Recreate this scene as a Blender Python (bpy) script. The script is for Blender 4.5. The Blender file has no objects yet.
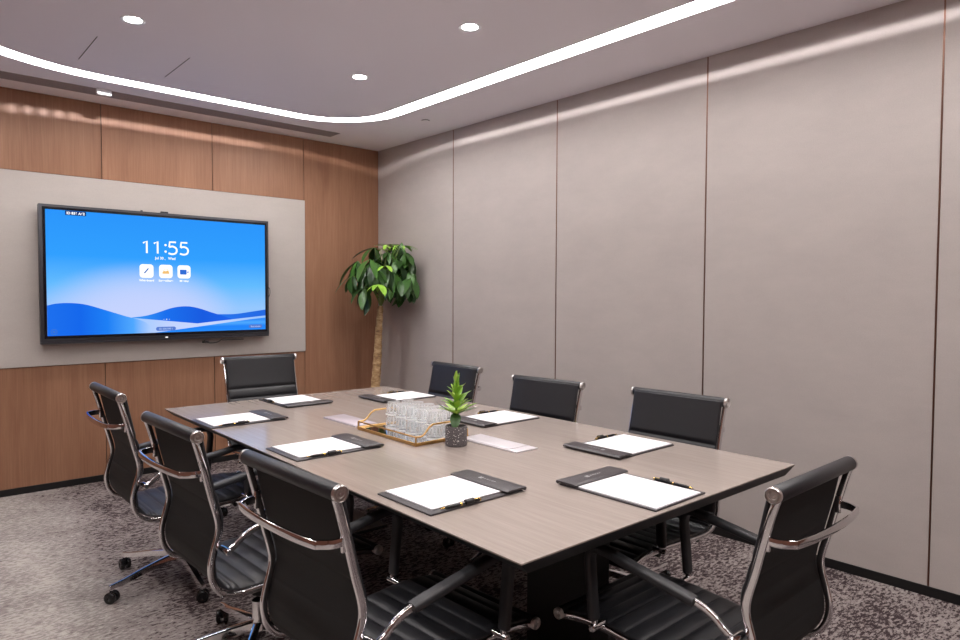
import bpy, bmesh, math, random
from math import sin, cos, pi, radians as rad
from mathutils import Vector, Matrix

C = bpy.context.scene.collection
SC = bpy.context.scene
H = 2.8

# ------------------------------------------------------------------ helpers
def srgb(r, g, b):
    f = lambda c: (c / 255 / 12.92) if c / 255 <= .04045 else ((c / 255 + .055) / 1.055) ** 2.4
    return (f(r), f(g), f(b), 1)

def new_mat(name):
    m = bpy.data.materials.new(name); m.use_nodes = True
    nt = m.node_tree; nt.nodes.clear()
    out = nt.nodes.new('ShaderNodeOutputMaterial')
    b = nt.nodes.new('ShaderNodeBsdfPrincipled')
    nt.links.new(b.outputs[0], out.inputs[0])
    return m, nt, b, out

def N(nt, kind, **kw):
    n = nt.nodes.new(kind)
    for k, v in kw.items():
        if k in n.inputs: n.inputs[k].default_value = v
        else: setattr(n, k, v)
    return n

def L(nt, a, b): nt.links.new(a, b)

def simple(name, col, rough=.5, metal=0, noise=0, nscale=200, **kw):
    m, nt, b, _ = new_mat(name)
    b.inputs['Base Color'].default_value = col
    b.inputs['Roughness'].default_value = rough
    b.inputs['Metallic'].default_value = metal
    for k, v in kw.items(): b.inputs[k.replace('_', ' ')].default_value = v
    if noise:
        tc = N(nt, 'ShaderNodeTexCoord'); nz = N(nt, 'ShaderNodeTexNoise', Scale=nscale, Detail=3.0)
        bp = N(nt, 'ShaderNodeBump', Strength=noise, Distance=.002)
        L(nt, tc.outputs['Object'], nz.inputs['Vector']); L(nt, nz.outputs['Fac'], bp.inputs['Height'])
        L(nt, bp.outputs[0], b.inputs['Normal'])
    return m

def emis(name, col, s):
    m, nt, b, out = new_mat(name)
    nt.nodes.remove(b); e = N(nt, 'ShaderNodeEmission', Color=col, Strength=s)
    L(nt, e.outputs[0], out.inputs[0]); return m

def ramp(nt, stops):
    r = nt.nodes.new('ShaderNodeValToRGB'); e = r.color_ramp.elements
    while len(e) < len(stops): e.new(.5)
    for el, (p, c) in zip(e, stops): el.position = p; el.color = c
    return r

def empty(name, loc=(0, 0, 0), rz=0):
    o = bpy.data.objects.new(name, None); C.objects.link(o)
    o.empty_display_size = .1
    o.location = loc; o.rotation_euler = (0, 0, rz); return o

def tag(o, label, cat, group=None, kind=None):
    o['label'] = label; o['category'] = cat
    if group: o['group'] = group
    if kind: o['kind'] = kind
    return o

def link(name, bm, mat, parent=None, smooth=False, loc=None, rot=None):
    me = bpy.data.meshes.new(name)
    bmesh.ops.recalc_face_normals(bm, faces=bm.faces)
    bm.to_mesh(me); bm.free()
    if smooth:
        for p in me.polygons: p.use_smooth = True
        if smooth != 'all': me.set_sharp_from_angle(angle=rad(38))
    if isinstance(mat, (list, tuple)):
        for x in mat: me.materials.append(x)
    else: me.materials.append(mat)
    o = bpy.data.objects.new(name, me); C.objects.link(o)
    if parent: o.parent = parent
    if loc: o.location = loc
    if rot: o.rotation_euler = rot
    return o

def struct(name, bm, mat, smooth=False):
    o = link(name, bm, mat, smooth=smooth); o['kind'] = 'structure'; return o

def box(bm, lo, hi, bev=0, seg=2, mi=0):
    vs = [bm.verts.new((x, y, z)) for x in (lo[0], hi[0]) for y in (lo[1], hi[1]) for z in (lo[2], hi[2])]
    idx = [(0, 1, 3, 2), (4, 6, 7, 5), (0, 4, 5, 1), (2, 3, 7, 6), (0, 2, 6, 4), (1, 5, 7, 3)]
    fs = [bm.faces.new([vs[i] for i in f]) for f in idx]
    for f in fs: f.material_index = mi
    if bev:
        es = list({e for f in fs for e in f.edges})
        bmesh.ops.bevel(bm, geom=es, offset=bev, segments=seg, affect='EDGES', profile=.5)
    return fs

def BM(): return bmesh.new()

def catmull(pts, n=8, closed=False):
    P = [Vector(p) for p in pts]; out = []
    m = len(P)
    rng = range(m) if closed else range(m - 1)
    for i in rng:
        if closed: a, b, c, d = P[(i - 1) % m], P[i], P[(i + 1) % m], P[(i + 2) % m]
        else: a, b, c, d = P[max(i - 1, 0)], P[i], P[i + 1], P[min(i + 2, m - 1)]
        for k in range(n):
            t = k / n
            out.append(.5 * ((2 * b) + (c - a) * t + (2 * a - 5 * b + 4 * c - d) * t * t + (3 * b - a - 3 * c + d) * t ** 3))
    if not closed: out.append(P[-1].copy())
    return out

def sweep(bm, path, section, up=(0, 0, 1), closed=False, scale=None, mi=0, caps=True):
    """sweep a closed 2D section (u along side, v along up) along a path"""
    P = [Vector(p) for p in path]; n = len(P); up = Vector(up); rings = []
    prev = None
    for i, p in enumerate(P):
        if closed: t = (P[(i + 1) % n] - P[(i - 1) % n])
        else: t = P[min(i + 1, n - 1)] - P[max(i - 1, 0)]
        t.normalize()
        ref = prev if prev is not None else up
        v = ref - t * ref.dot(t)
        if v.length < 1e-5: v = Vector((1, 0, 0)) - t * t.x
        v.normalize(); s = t.cross(v); s.normalize()
        prev = v
        k = scale[i] if scale else 1
        rings.append([bm.verts.new(p + s * a * k + v * b * k) for a, b in section])
    m = len(section)
    for i in range(n if closed else n - 1):
        A, B = rings[i], rings[(i + 1) % n]
        for j in range(m):
            bm.faces.new((A[j], A[(j + 1) % m], B[(j + 1) % m], B[j])).material_index = mi
    if caps and not closed:
        bm.faces.new(rings[0][::-1]).material_index = mi; bm.faces.new(rings[-1]).material_index = mi
    return rings

def circ(r, n=10, ry=None): return [(r * cos(2 * pi * i / n), (ry or r) * sin(2 * pi * i / n)) for i in range(n)]
def rrect(w, h, r, n=3):
    o = []
    for cx, cy, a in ((w/2-r, h/2-r, 0), (-w/2+r, h/2-r, 90), (-w/2+r, -h/2+r, 180), (w/2-r, -h/2+r, 270)):
        for i in range(n + 1):
            t = rad(a + 90 * i / n); o.append((cx + r * cos(t), cy + r * sin(t)))
    return o

def lathe(bm, prof, n=24, c=(0, 0, 0), axis='z', rib=None, mi=0, close=False):
    rings = []
    for k, (r, z) in enumerate(prof):
        ring = []
        for i in range(n):
            a = 2 * pi * i / n; rr = r * (rib(a, k) if rib else 1)
            x, y, w = rr * cos(a), rr * sin(a), z
            v = {'z': (x, y, w), 'y': (x, w, y), 'x': (w, x, y)}[axis]
            ring.append(bm.verts.new((v[0] + c[0], v[1] + c[1], v[2] + c[2])))
        rings.append(ring)
    for k in range(len(rings) - 1):
        for i in range(n):
            bm.faces.new((rings[k][i], rings[k][(i + 1) % n], rings[k + 1][(i + 1) % n], rings[k + 1][i])).material_index = mi
    if close:
        for i in range(n):
            bm.faces.new((rings[-1][i], rings[-1][(i + 1) % n], rings[0][(i + 1) % n], rings[0][i]))
    else:
        for ring, (r, z) in ((rings[0], prof[0]), (rings[-1], prof[-1])):
            if r > 1e-6: bm.faces.new(ring).material_index = mi
    return rings

def prism(bm, pts, z0, z1, plane='xy', mi=0):
    """extrude polygon; plane xz => extrude along y"""
    f = (lambda a, b, c: (a, b, c)) if plane == 'xy' else (lambda a, b, c: (a, c, b))
    A = [bm.verts.new(f(a, b, z0)) for a, b in pts]; B = [bm.verts.new(f(a, b, z1)) for a, b in pts]
    n = len(pts)
    bm.faces.new(A).material_index = mi; bm.faces.new(B[::-1]).material_index = mi
    for i in range(n): bm.faces.new((A[i], B[i], B[(i + 1) % n], A[(i + 1) % n])).material_index = mi

def kids(o): return [c for c in bpy.data.objects if c.parent == o]
def dup(o, parent=None):
    c = o.copy(); C.objects.link(c)
    if parent: c.parent = parent
    for ch in kids(o):
        dup(ch, c)
    return c

def text_mesh(s, size, mat, name, parent, x, z, y, align='CENTER', bold=0, spacing=1.0):
    cu = bpy.data.curves.new('txt', 'FONT'); cu.body = s; cu.size = size; cu.align_x = align
    cu.offset = bold; cu.space_character = spacing; cu.extrude = .0004
    t = bpy.data.objects.new('txt', cu); C.objects.link(t)
    bpy.context.view_layer.update()
    me = bpy.data.meshes.new_from_object(t.evaluated_get(bpy.context.evaluated_depsgraph_get()))
    bpy.data.objects.remove(t); me.name = name
    me.materials.clear(); me.materials.append(mat)
    o = bpy.data.objects.new(name, me); C.objects.link(o); o.parent = parent
    o.location = (x, y, z); o.rotation_euler = (rad(90), 0, 0)
    return o

# ------------------------------------------------------------------ materials
def fabric_wall(name, c1, c2):
    m, nt, b, _ = new_mat(name)
    tc = N(nt, 'ShaderNodeTexCoord')
    mp = N(nt, 'ShaderNodeMapping'); mp.inputs['Scale'].default_value = (1, 1, 2.2)
    n1 = N(nt, 'ShaderNodeTexNoise', Scale=2.2, Detail=6.0, Roughness=.7)
    n2 = N(nt, 'ShaderNodeTexNoise', Scale=170, Detail=3.0)
    mx = N(nt, 'ShaderNodeMath', operation='MULTIPLY_ADD'); mx.inputs[1].default_value = .45
    L(nt, tc.outputs['Object'], mp.inputs[0]); L(nt, mp.outputs[0], n1.inputs['Vector']); L(nt, mp.outputs[0], n2.inputs['Vector'])
    h = N(nt, 'ShaderNodeMath', operation='MULTIPLY'); h.inputs[1].default_value = .55
    L(nt, n1.outputs['Fac'], h.inputs[0]); L(nt, n2.outputs['Fac'], mx.inputs[0]); L(nt, h.outputs[0], mx.inputs[2])
    r = ramp(nt, [(.35, c1), (.65, c2)]); L(nt, mx.outputs[0], r.inputs[0]); L(nt, r.outputs[0], b.inputs['Base Color'])
    b.inputs['Roughness'].default_value = .85
    b.inputs['Specular IOR Level'].default_value = .25
    bp = N(nt, 'ShaderNodeBump', Strength=.25, Distance=.002)
    L(nt, n2.outputs['Fac'], bp.inputs['Height']); L(nt, bp.outputs[0], b.inputs['Normal'])
    return m

def wood(name, c1, c2, c3, rough=.45):
    m, nt, b, _ = new_mat(name)
    tc = N(nt, 'ShaderNodeTexCoord')
    gi = N(nt, 'ShaderNodeNewGeometry')
    off = N(nt, 'ShaderNodeVectorMath', operation='SCALE'); off.inputs['Scale'].default_value = 7
    cmb = N(nt, 'ShaderNodeCombineXYZ')
    L(nt, gi.outputs['Random Per Island'], cmb.inputs[0]); L(nt, gi.outputs['Random Per Island'], cmb.inputs[2])
    L(nt, cmb.outputs[0], off.inputs[0])
    add = N(nt, 'ShaderNodeVectorMath', operation='ADD')
    L(nt, tc.outputs['Object'], add.inputs[0]); L(nt, off.outputs[0], add.inputs[1])
    mp = N(nt, 'ShaderNodeMapping'); mp.inputs['Scale'].default_value = (1, 1, .13)
    L(nt, add.outputs[0], mp.inputs[0])
    n1 = N(nt, 'ShaderNodeTexNoise', Scale=5, Detail=7.0, Roughness=.62, Distortion=.8)
    mp2 = N(nt, 'ShaderNodeMapping'); mp2.inputs['Scale'].default_value = (1, 1, .025)
    L(nt, add.outputs[0], mp2.inputs[0])
    n2 = N(nt, 'ShaderNodeTexNoise', Scale=140, Detail=3.0)
    L(nt, mp.outputs[0], n1.inputs['Vector']); L(nt, mp2.outputs[0], n2.inputs['Vector'])
    a = N(nt, 'ShaderNodeMath', operation='MULTIPLY_ADD'); a.inputs[1].default_value = .35
    h = N(nt, 'ShaderNodeMath', operation='MULTIPLY'); h.inputs[1].default_value = .65
    L(nt, n1.outputs['Fac'], h.inputs[0]); L(nt, n2.outputs['Fac'], a.inputs[0]); L(nt, h.outputs[0], a.inputs[2])
    r = ramp(nt, [(.30, c1), (.5, c2), (.72, c3)]); L(nt, a.outputs[0], r.inputs[0])
    hv = N(nt, 'ShaderNodeHueSaturation'); L(nt, r.outputs[0], hv.inputs['Color'])
    mr = N(nt, 'ShaderNodeMapRange'); mr.inputs['To Min'].default_value = .94; mr.inputs['To Max'].default_value = 1.06
    L(nt, gi.outputs['Random Per Island'], mr.inputs[0]); L(nt, mr.outputs[0], hv.inputs['Value'])
    L(nt, hv.outputs[0], b.inputs['Base Color']); b.inputs['Roughness'].default_value = rough
    b.inputs['Specular IOR Level'].default_value = .35
    return m

M = {}
M['fabric'] = fabric_wall('wall fabric', srgb(173, 164, 160), srgb(184, 175, 170))
M['panel'] = fabric_wall('grey panel fabric', srgb(182, 174, 169), srgb(192, 184, 178))
M['wood'] = wood('walnut veneer', srgb(136, 95, 72), srgb(153, 111, 86), srgb(171, 129, 102))
M['wood_dark'] = wood('red brown veneer', srgb(96, 62, 52), srgb(112, 74, 60), srgb(126, 86, 70))
M['ceil'] = simple('ceiling paint', srgb(240, 236, 242), .9, noise=.05)
M['black'] = simple('black skirting', srgb(9, 8, 9), .5)
M['gap'] = simple('dark groove', srgb(18, 12, 10), .8)
M['copper'] = simple('copper trim', srgb(125, 92, 78), .35, 1)
M['chrome'] = simple('chrome', srgb(222, 220, 222), .07, 1)
M['cap'] = simple('brushed steel cap', srgb(205, 200, 198), .28, 1)
M['leather'] = simple('black leather', srgb(30, 30, 34), .42, noise=.25, nscale=350)
M['leather_arm'] = simple('grey black arm leather', srgb(40, 40, 43), .5, noise=.2, nscale=350)
M['mesh_back'] = simple('black sling back', srgb(11, 11, 12), .75, noise=.2, nscale=400)
M['plastic'] = simple('black plastic', srgb(18, 18, 20), .35)
M['castor'] = simple('castor plastic', srgb(26, 26, 28), .25)
M['metal_black'] = simple('black powder coat', srgb(9, 9, 10), .5)
M['gold'] = simple('brushed gold', srgb(196, 156, 98), .32, 1, noise=.1, nscale=120)
M['gold_shiny'] = simple('polished gold', srgb(225, 190, 110), .18, 1)
M['mirror'] = simple('mirror glass', srgb(225, 225, 228), .03, 1)
M['paper'] = simple('white paper', srgb(226, 224, 228), .8)
M['pad'] = simple('dark leatherette', srgb(58, 54, 57), .42, noise=.3, nscale=500)
M['pad_edge'] = simple('black leatherette edge', srgb(24, 22, 25), .45)
M['print'] = simple('silver print', srgb(190, 190, 192), .4)
M['faint'] = simple('faint grey print', srgb(205, 205, 212), .8)
M['pen'] = simple('black lacquer', srgb(14, 14, 16), .15)
M['steel_lid'] = simple('pale anodised aluminium', srgb(205, 200, 205), .35, .2)
M['white_plastic'] = simple('white plastic', srgb(225, 225, 228), .4)
M['grille'] = simple('grey grille', srgb(158, 150, 152), .6)
M['tvframe'] = simple('dark grey metal bezel', srgb(62, 62, 68), .4, .3)
M['tvblack'] = simple('black bezel glass', srgb(6, 8, 20), .2)
M['soil'] = simple('soil', srgb(48, 36, 28), .95, noise=1, nscale=90)
M['planter'] = simple('white ceramic', srgb(205, 200, 196), .35)

# glass
m, nt, b, out = new_mat('clear glass'); nt.nodes.remove(b)
lw_ = N(nt, 'ShaderNodeLayerWeight', Blend=.28)
tp_ = N(nt, 'ShaderNodeBsdfTransparent', Color=(.97, .98, .985, 1)); gl_ = N(nt, 'ShaderNodeBsdfGlossy', Color=(1, 1, 1, 1), Roughness=.06)
g_ = N(nt, 'ShaderNodeMixShader'); L(nt, lw_.outputs['Facing'], g_.inputs[0]); L(nt, tp_.outputs[0], g_.inputs[1]); L(nt, gl_.outputs[0], g_.inputs[2])
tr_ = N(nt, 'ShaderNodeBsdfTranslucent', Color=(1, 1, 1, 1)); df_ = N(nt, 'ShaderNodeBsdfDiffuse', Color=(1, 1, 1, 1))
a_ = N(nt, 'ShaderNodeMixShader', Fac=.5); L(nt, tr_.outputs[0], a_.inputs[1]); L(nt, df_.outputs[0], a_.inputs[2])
tcg = N(nt, 'ShaderNodeTexCoord'); sg = N(nt, 'ShaderNodeSeparateXYZ'); L(nt, tcg.outputs['Object'], sg.inputs[0])
at = N(nt, 'ShaderNodeMath', operation='ARCTAN2'); L(nt, sg.outputs[0], at.inputs[0]); L(nt, sg.outputs[1], at.inputs[1])
ml = N(nt, 'ShaderNodeMath', operation='MULTIPLY'); ml.inputs[1].default_value = 12; L(nt, at.outputs[0], ml.inputs[0])
sn = N(nt, 'ShaderNodeMath', operation='SINE'); L(nt, ml.outputs[0], sn.inputs[0])
rr = N(nt, 'ShaderNodeMapRange'); rr.inputs['From Min'].default_value = -.2; rr.inputs['From Max'].default_value = 1; rr.inputs['To Min'].default_value = .06; rr.inputs['To Max'].default_value = .42
L(nt, sn.outputs[0], rr.inputs[0])
# ribs stop short of the rim and the foot; white streaks and rim paint in caught light
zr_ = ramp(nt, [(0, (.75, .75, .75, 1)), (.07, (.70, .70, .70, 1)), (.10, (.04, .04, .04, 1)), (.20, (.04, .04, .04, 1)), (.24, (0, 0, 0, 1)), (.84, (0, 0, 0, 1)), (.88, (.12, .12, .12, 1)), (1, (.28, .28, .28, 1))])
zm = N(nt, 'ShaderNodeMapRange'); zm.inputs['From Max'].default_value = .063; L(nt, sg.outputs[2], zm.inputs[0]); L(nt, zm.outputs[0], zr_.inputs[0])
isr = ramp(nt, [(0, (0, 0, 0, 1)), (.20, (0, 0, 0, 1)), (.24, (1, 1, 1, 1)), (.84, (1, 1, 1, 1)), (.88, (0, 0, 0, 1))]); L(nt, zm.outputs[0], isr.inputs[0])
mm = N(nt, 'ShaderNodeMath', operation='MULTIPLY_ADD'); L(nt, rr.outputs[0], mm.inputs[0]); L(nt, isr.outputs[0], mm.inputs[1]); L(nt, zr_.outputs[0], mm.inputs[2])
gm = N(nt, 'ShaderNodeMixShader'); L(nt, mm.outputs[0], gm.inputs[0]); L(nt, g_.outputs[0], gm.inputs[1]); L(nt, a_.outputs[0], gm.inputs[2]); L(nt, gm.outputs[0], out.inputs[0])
M['glass'] = m

# leaves
def leafmat(name, c1, c2, rough=.35):
    m, nt, b, _ = new_mat(name)
    gi = N(nt, 'ShaderNodeNewGeometry'); r = ramp(nt, [(0, c1), (1, c2)])
    L(nt, gi.outputs['Random Per Island'], r.inputs[0]); L(nt, r.outputs[0], b.inputs['Base Color'])
    b.inputs['Roughness'].default_value = rough
    b.inputs['Transmission Weight'].default_value = 0
    b.inputs['Subsurface Weight'].default_value = 0
    return m
M['leaf'] = leafmat('dark green leaf', srgb(24, 50, 24), srgb(72, 116, 48))
M['leaf_young'] = leafmat('young yellow green leaf', srgb(110, 160, 50), srgb(150, 195, 70))
M['leaf_bright'] = leafmat('bright green leaf', srgb(110, 160, 50), srgb(180, 212, 88))
M['leaf_oval'] = leafmat('deep green leaf', srgb(52, 88, 40), srgb(58, 96, 44))
M['stem'] = simple('green stem', srgb(120, 140, 70), .5)

# bark
m, nt, b, _ = new_mat('ringed bark')
tc = N(nt, 'ShaderNodeTexCoord'); mp = N(nt, 'ShaderNodeMapping'); mp.inputs['Scale'].default_value = (1, 1, 2.5)
nz = N(nt, 'ShaderNodeTexNoise', Scale=16, Detail=6.0, Roughness=.75)
L(nt, tc.outputs['Object'], mp.inputs[0]); L(nt, mp.outputs[0], nz.inputs['Vector'])
r = ramp(nt, [(.3, srgb(112, 84, 58)), (.5, srgb(172, 138, 98)), (.7, srgb(208, 180, 140))])
L(nt, nz.outputs['Fac'], r.inputs[0]); L(nt, r.outputs[0], b.inputs['Base Color']); b.inputs['Roughness'].default_value = .85
bp = N(nt, 'ShaderNodeBump', Strength=.8, Distance=.01); L(nt, nz.outputs['Fac'], bp.inputs['Height']); L(nt, bp.outputs[0], b.inputs['Normal'])
M['bark'] = m

# terrazzo pot
m, nt, b, _ = new_mat('speckled dark stone')
tc = N(nt, 'ShaderNodeTexCoord'); vo = N(nt, 'ShaderNodeTexVoronoi', Scale=190)
L(nt, tc.outputs['Object'], vo.inputs['Vector'])
sep = N(nt, 'ShaderNodeSeparateColor'); L(nt, vo.outputs['Color'], sep.inputs[0])
g1 = N(nt, 'ShaderNodeMath', operation='GREATER_THAN'); g1.inputs[1].default_value = .86; L(nt, sep.outputs[0], g1.inputs[0])
g2 = N(nt, 'ShaderNodeMath', operation='LESS_THAN'); g2.inputs[1].default_value = .35; L(nt, vo.outputs['Distance'], g2.inputs[0])
g3 = N(nt, 'ShaderNodeMath', operation='MULTIPLY'); L(nt, g1.outputs[0], g3.inputs[0]); L(nt, g2.outputs[0], g3.inputs[1])
nz = N(nt, 'ShaderNodeTexNoise', Scale=300, Detail=2.0); L(nt, tc.outputs['Object'], nz.inputs['Vector'])
r = ramp(nt, [(.35, srgb(66, 62, 64)), (.65, srgb(104, 98, 100))]); L(nt, nz.outputs['Fac'], r.inputs[0])
mx = N(nt, 'ShaderNodeMix', data_type='RGBA'); L(nt, g3.outputs[0], mx.inputs['Factor'])
L(nt, r.outputs[0], mx.inputs[6]); mx.inputs[7].default_value = srgb(225, 222, 215)
L(nt, mx.outputs[2], b.inputs['Base Color']); b.inputs['Roughness'].default_value = .7
M['stone'] = m

# table laminate: fine streaks along y
m, nt, b, _ = new_mat('grey brown wood laminate')
tc = N(nt, 'ShaderNodeTexCoord'); mp = N(nt, 'ShaderNodeMapping'); mp.inputs['Scale'].default_value = (1, .035, 1)
nz = N(nt, 'ShaderNodeTexNoise', Scale=150, Detail=4.0, Roughness=.6)
nz2 = N(nt, 'ShaderNodeTexNoise', Scale=60, Detail=5.0)
L(nt, tc.outputs['Object'], mp.inputs[0]); L(nt, mp.outputs[0], nz.inputs['Vector']); L(nt, mp.outputs[0], nz2.inputs['Vector'])
ad = N(nt, 'ShaderNodeMath', operation='ADD'); L(nt, nz.outputs['Fac'], ad.inputs[0]); L(nt, nz2.outputs['Fac'], ad.inputs[1])
hf = N(nt, 'ShaderNodeMath', operation='MULTIPLY'); hf.inputs[1].default_value = .5; L(nt, ad.outputs[0], hf.inputs[0])
r = ramp(nt, [(.36, srgb(146, 134, 127)), (.5, srgb(151, 140, 133)), (.64, srgb(157, 146, 139))])
L(nt, hf.outputs[0], r.inputs[0]); L(nt, r.outputs[0], b.inputs['Base Color'])
b.inputs['Roughness'].default_value = .15; b.inputs['Specular IOR Level'].default_value = .8
bp = N(nt, 'ShaderNodeBump', Strength=.05, Distance=.0005); L(nt, nz.outputs['Fac'], bp.inputs['Height']); L(nt, bp.outputs[0], b.inputs['Normal'])
M['table'] = m

# carpet
m, nt, b, _ = new_mat('distressed grey carpet')
tc = N(nt, 'ShaderNodeTexCoord')
mpa = N(nt, 'ShaderNodeMapping'); mpa.inputs['Scale'].default_value = (1.0, 2.2, 1)
L(nt, tc.outputs['Object'], mpa.inputs[0])
fine = N(nt, 'ShaderNodeTexNoise', Scale=30, Detail=6.0, Roughness=.76, Distortion=.3); L(nt, mpa.outputs[0], fine.inputs['Vector'])
mid = N(nt, 'ShaderNodeTexNoise', Scale=3.4, Detail=4.0, Roughness=.6); L(nt, tc.outputs['Object'], mid.inputs['Vector'])
big = N(nt, 'ShaderNodeTexNoise', Scale=.75, Detail=2.0); L(nt, tc.outputs['Object'], big.inputs['Vector'])
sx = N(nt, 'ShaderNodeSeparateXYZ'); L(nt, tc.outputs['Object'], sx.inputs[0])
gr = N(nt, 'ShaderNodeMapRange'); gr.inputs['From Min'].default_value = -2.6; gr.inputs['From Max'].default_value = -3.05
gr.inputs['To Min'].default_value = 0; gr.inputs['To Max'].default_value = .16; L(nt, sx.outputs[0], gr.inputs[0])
def mad(a, k, c=None, cv=0):
    n = N(nt, 'ShaderNodeMath', operation='MULTIPLY_ADD'); L(nt, a, n.inputs[0]); n.inputs[1].default_value = k
    if c is not None: L(nt, c, n.inputs[2])
    else: n.inputs[2].default_value = cv
    return n.outputs[0]
s = mad(fine.outputs['Fac'], .95, cv=-.17); s = mad(mid.outputs['Fac'], .30, s); s = mad(big.outputs['Fac'], .12, s)
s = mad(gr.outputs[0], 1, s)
r = ramp(nt, [(.46, srgb(58, 48, 50)), (.505, srgb(76, 65, 66)), (.535, srgb(136, 126, 124)), (.63, srgb(144, 136, 133)), (.74, srgb(182, 175, 169))])
L(nt, s, r.inputs[0]); L(nt, r.outputs[0], b.inputs['Base Color'])
b.inputs['Roughness'].default_value = 1; b.inputs['Specular IOR Level'].default_value = .05
pile = N(nt, 'ShaderNodeTexNoise', Scale=350, Detail=2.0); L(nt, tc.outputs['Object'], pile.inputs['Vector'])
bp = N(nt, 'ShaderNodeBump', Strength=.6, Distance=.004); L(nt, pile.outputs['Fac'], bp.inputs['Height']); L(nt, bp.outputs[0], b.inputs['Normal'])
M['carpet'] = m

# ------------------------------------------------------------------ camera
Rv = Vector((.74770804, -.66401618, .00389908)); Uv = Vector((.02194346, .03057699, .99929151)); Fv = Vector((.66366496, .74709274, -.03743348))
cd = bpy.data.cameras.new('camera'); cd.sensor_width = 36; cd.lens = 669.1 / 960 * 36; cd.clip_start = .05
cam = bpy.data.objects.new('camera', cd); C.objects.link(cam)
cam.matrix_world = Matrix(((Rv.x, Uv.x, -Fv.x, -3.63643), (Rv.y, Uv.y, -Fv.y, -5.5953), (Rv.z, Uv.z, -Fv.z, 1.40338), (0, 0, 0, 1)))
SC.camera = cam

# ------------------------------------------------------------------ shell
XL, YN = -4.7, -6.7
bm = BM(); box(bm, (XL - .1, YN - .1, -.1), (.1, .1, 0)); struct('floor', bm, M['carpet'])
bm = BM(); box(bm, (0, YN, 0), (.1, .1, H + .1)); struct('wall_right', bm, M['gap'])
bm = BM()
ys = [-.004] + [-1.1728 * k + .0063 for k in range(1, 6)] + [YN]
for a, c in zip(ys[:-1], ys[1:]):
    box(bm, (-.012, c + .004, .0), (.0, a - .004, H), .0012, 1)
struct('trim_1', bm, M['fabric'])
for k in range(1, 6):
    y = -1.1728 * k + .0063; bm = BM(); box(bm, (-.0135, y - .0036, .048), (-.001, y + .0036, H - .001), .001, 1)
    struct('trim_%d' % (k + 1), bm, M['copper'])
bm = BM(); box(bm, (XL, 0, 0), (0, .1, H + .1)); struct('wall_back', bm, M['gap'])
bm = BM()
xs = [-.013, -.8, -1.612, -2.42, -3.23, -4.04, XL]
for i, (a, c) in enumerate(zip(xs[:-1], xs[1:])):
    if i == 0: box(bm, (c + .0025, -.01, 0), (a, 0, H), .001, 1)
    else:
        box(bm, (c + .0025, -.01, 0), (a - .0025, 0, .885), .001, 1)
        box(bm, (c + .0025, -.01, 2.25), (a - .0025, 0, H), .001, 1)
struct('trim_7', bm, M['wood'])
bm = BM(); box(bm, (XL, -.02, .888), (-.797, 0, 2.246), .002, 1); struct('trim_8', bm, M['panel'])
bm = BM(); box(bm, (XL - .1, YN, 0), (XL, .1, H + .1)); struct('wall_left', bm, M['wood_dark'])
bm = BM(); box(bm, (XL - .1, YN - .1, 0), (.1, YN, H + .1)); struct('wall_front', bm, M['wood_dark'])
bm = BM(); box(bm, (-.016, YN, 0), (-.0, 0, .048), .001, 1); struct('baseboard_right', bm, M['black'])
bm = BM(); box(bm, (XL, -.016, 0), (-.016, 0, .048), .001, 1); struct('baseboard_back', bm, M['black'])
bm = BM(); box(bm, (XL, YN, 0), (XL + .014, -.016, .048)); struct('baseboard_left', bm, M['black'])
bm = BM(); box(bm, (XL + .014, YN, 0), (-.016, YN + .014, .048)); struct('baseboard_front', bm, M['black'])

# strip light loop
def loop(off, n=14):
    x1, x0, y1, y0 = -.605 - off, -3.72 + off, -.615 - off, -6.1 + off
    o = []
    for cx, cy, R, a0 in ((x1, y1, .60, 90), (x1, y0, .60, 0), (x0, y0, .60, -90), (x0, y1, 1.17, 180)):
        r = R - off
        sx = -1 if cx == x1 else 1; sy = -1 if cy == y1 else 1
        c = (cx + sx * r, cy + sy * r)
        for i in range(n + 1):
            a = rad(a0 - 90 * i / n); o.append((c[0] + r * cos(a), c[1] + r * sin(a)))
    # subdivide straight runs so that ring bridging stays tidy
    q = []
    for i, p in enumerate(o):
        w = o[(i + 1) % len(o)]; q.append(p)
        if i % (n + 1) == n:
            for k in range(1, 9): q.append((p[0] + (w[0] - p[0]) * k / 9, p[1] + (w[1] - p[1]) * k / 9))
    return q
W_SLOT = .128
lo, li = loop(0), loop(W_SLOT)
bm = BM()
outer = [bm.verts.new((x, y, H)) for x, y in lo]
# outside ring to the room rectangle
cx, cy = -2.3, -3.3
def torect(x, y):
    dx, dy = x - cx, y - cy; t = 1e9
    if dx > 1e-9: t = min(t, (.0 - cx) / dx)
    if dx < -1e-9: t = min(t, (XL - cx) / dx)
    if dy > 1e-9: t = min(t, (0 - cy) / dy)
    if dy < -1e-9: t = min(t, (YN - cy) / dy)
    return (cx + dx * t, cy + dy * t)
rect = [torect(x, y) for x, y in lo]
rv = [bm.verts.new((x, y, H)) for x, y in rect]
n = len(lo)
corners = [(0, 0), (0, YN), (XL, YN), (XL, 0)]
for i in range(n):
    j = (i + 1) % n
    a, b2 = rect[i], rect[j]
    cn = None
    for q in corners:
        if (abs(a[0] - q[0]) < 1e-6 and abs(b2[1] - q[1]) < 1e-6 and abs(a[1]-b2[1]) > 1e-6 and abs(a[0]-b2[0]) > 1e-6) or \
           (abs(a[1] - q[1]) < 1e-6 and abs(b2[0] - q[0]) < 1e-6 and abs(a[1]-b2[1]) > 1e-6 and abs(a[0]-b2[0]) > 1e-6): cn = q
    if cn:
        bm.faces.new((outer[i], outer[j], rv[j], bm.verts.new((cn[0], cn[1], H)), rv[i]))
    else: bm.faces.new((outer[i], outer[j], rv[j], rv[i]))
inner = [bm.verts.new((x, y, H)) for x, y in li]
bm.faces.new(inner)
bmesh.ops.triangulate(bm, faces=[f for f in bm.faces if len(f.verts) > 6])
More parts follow.
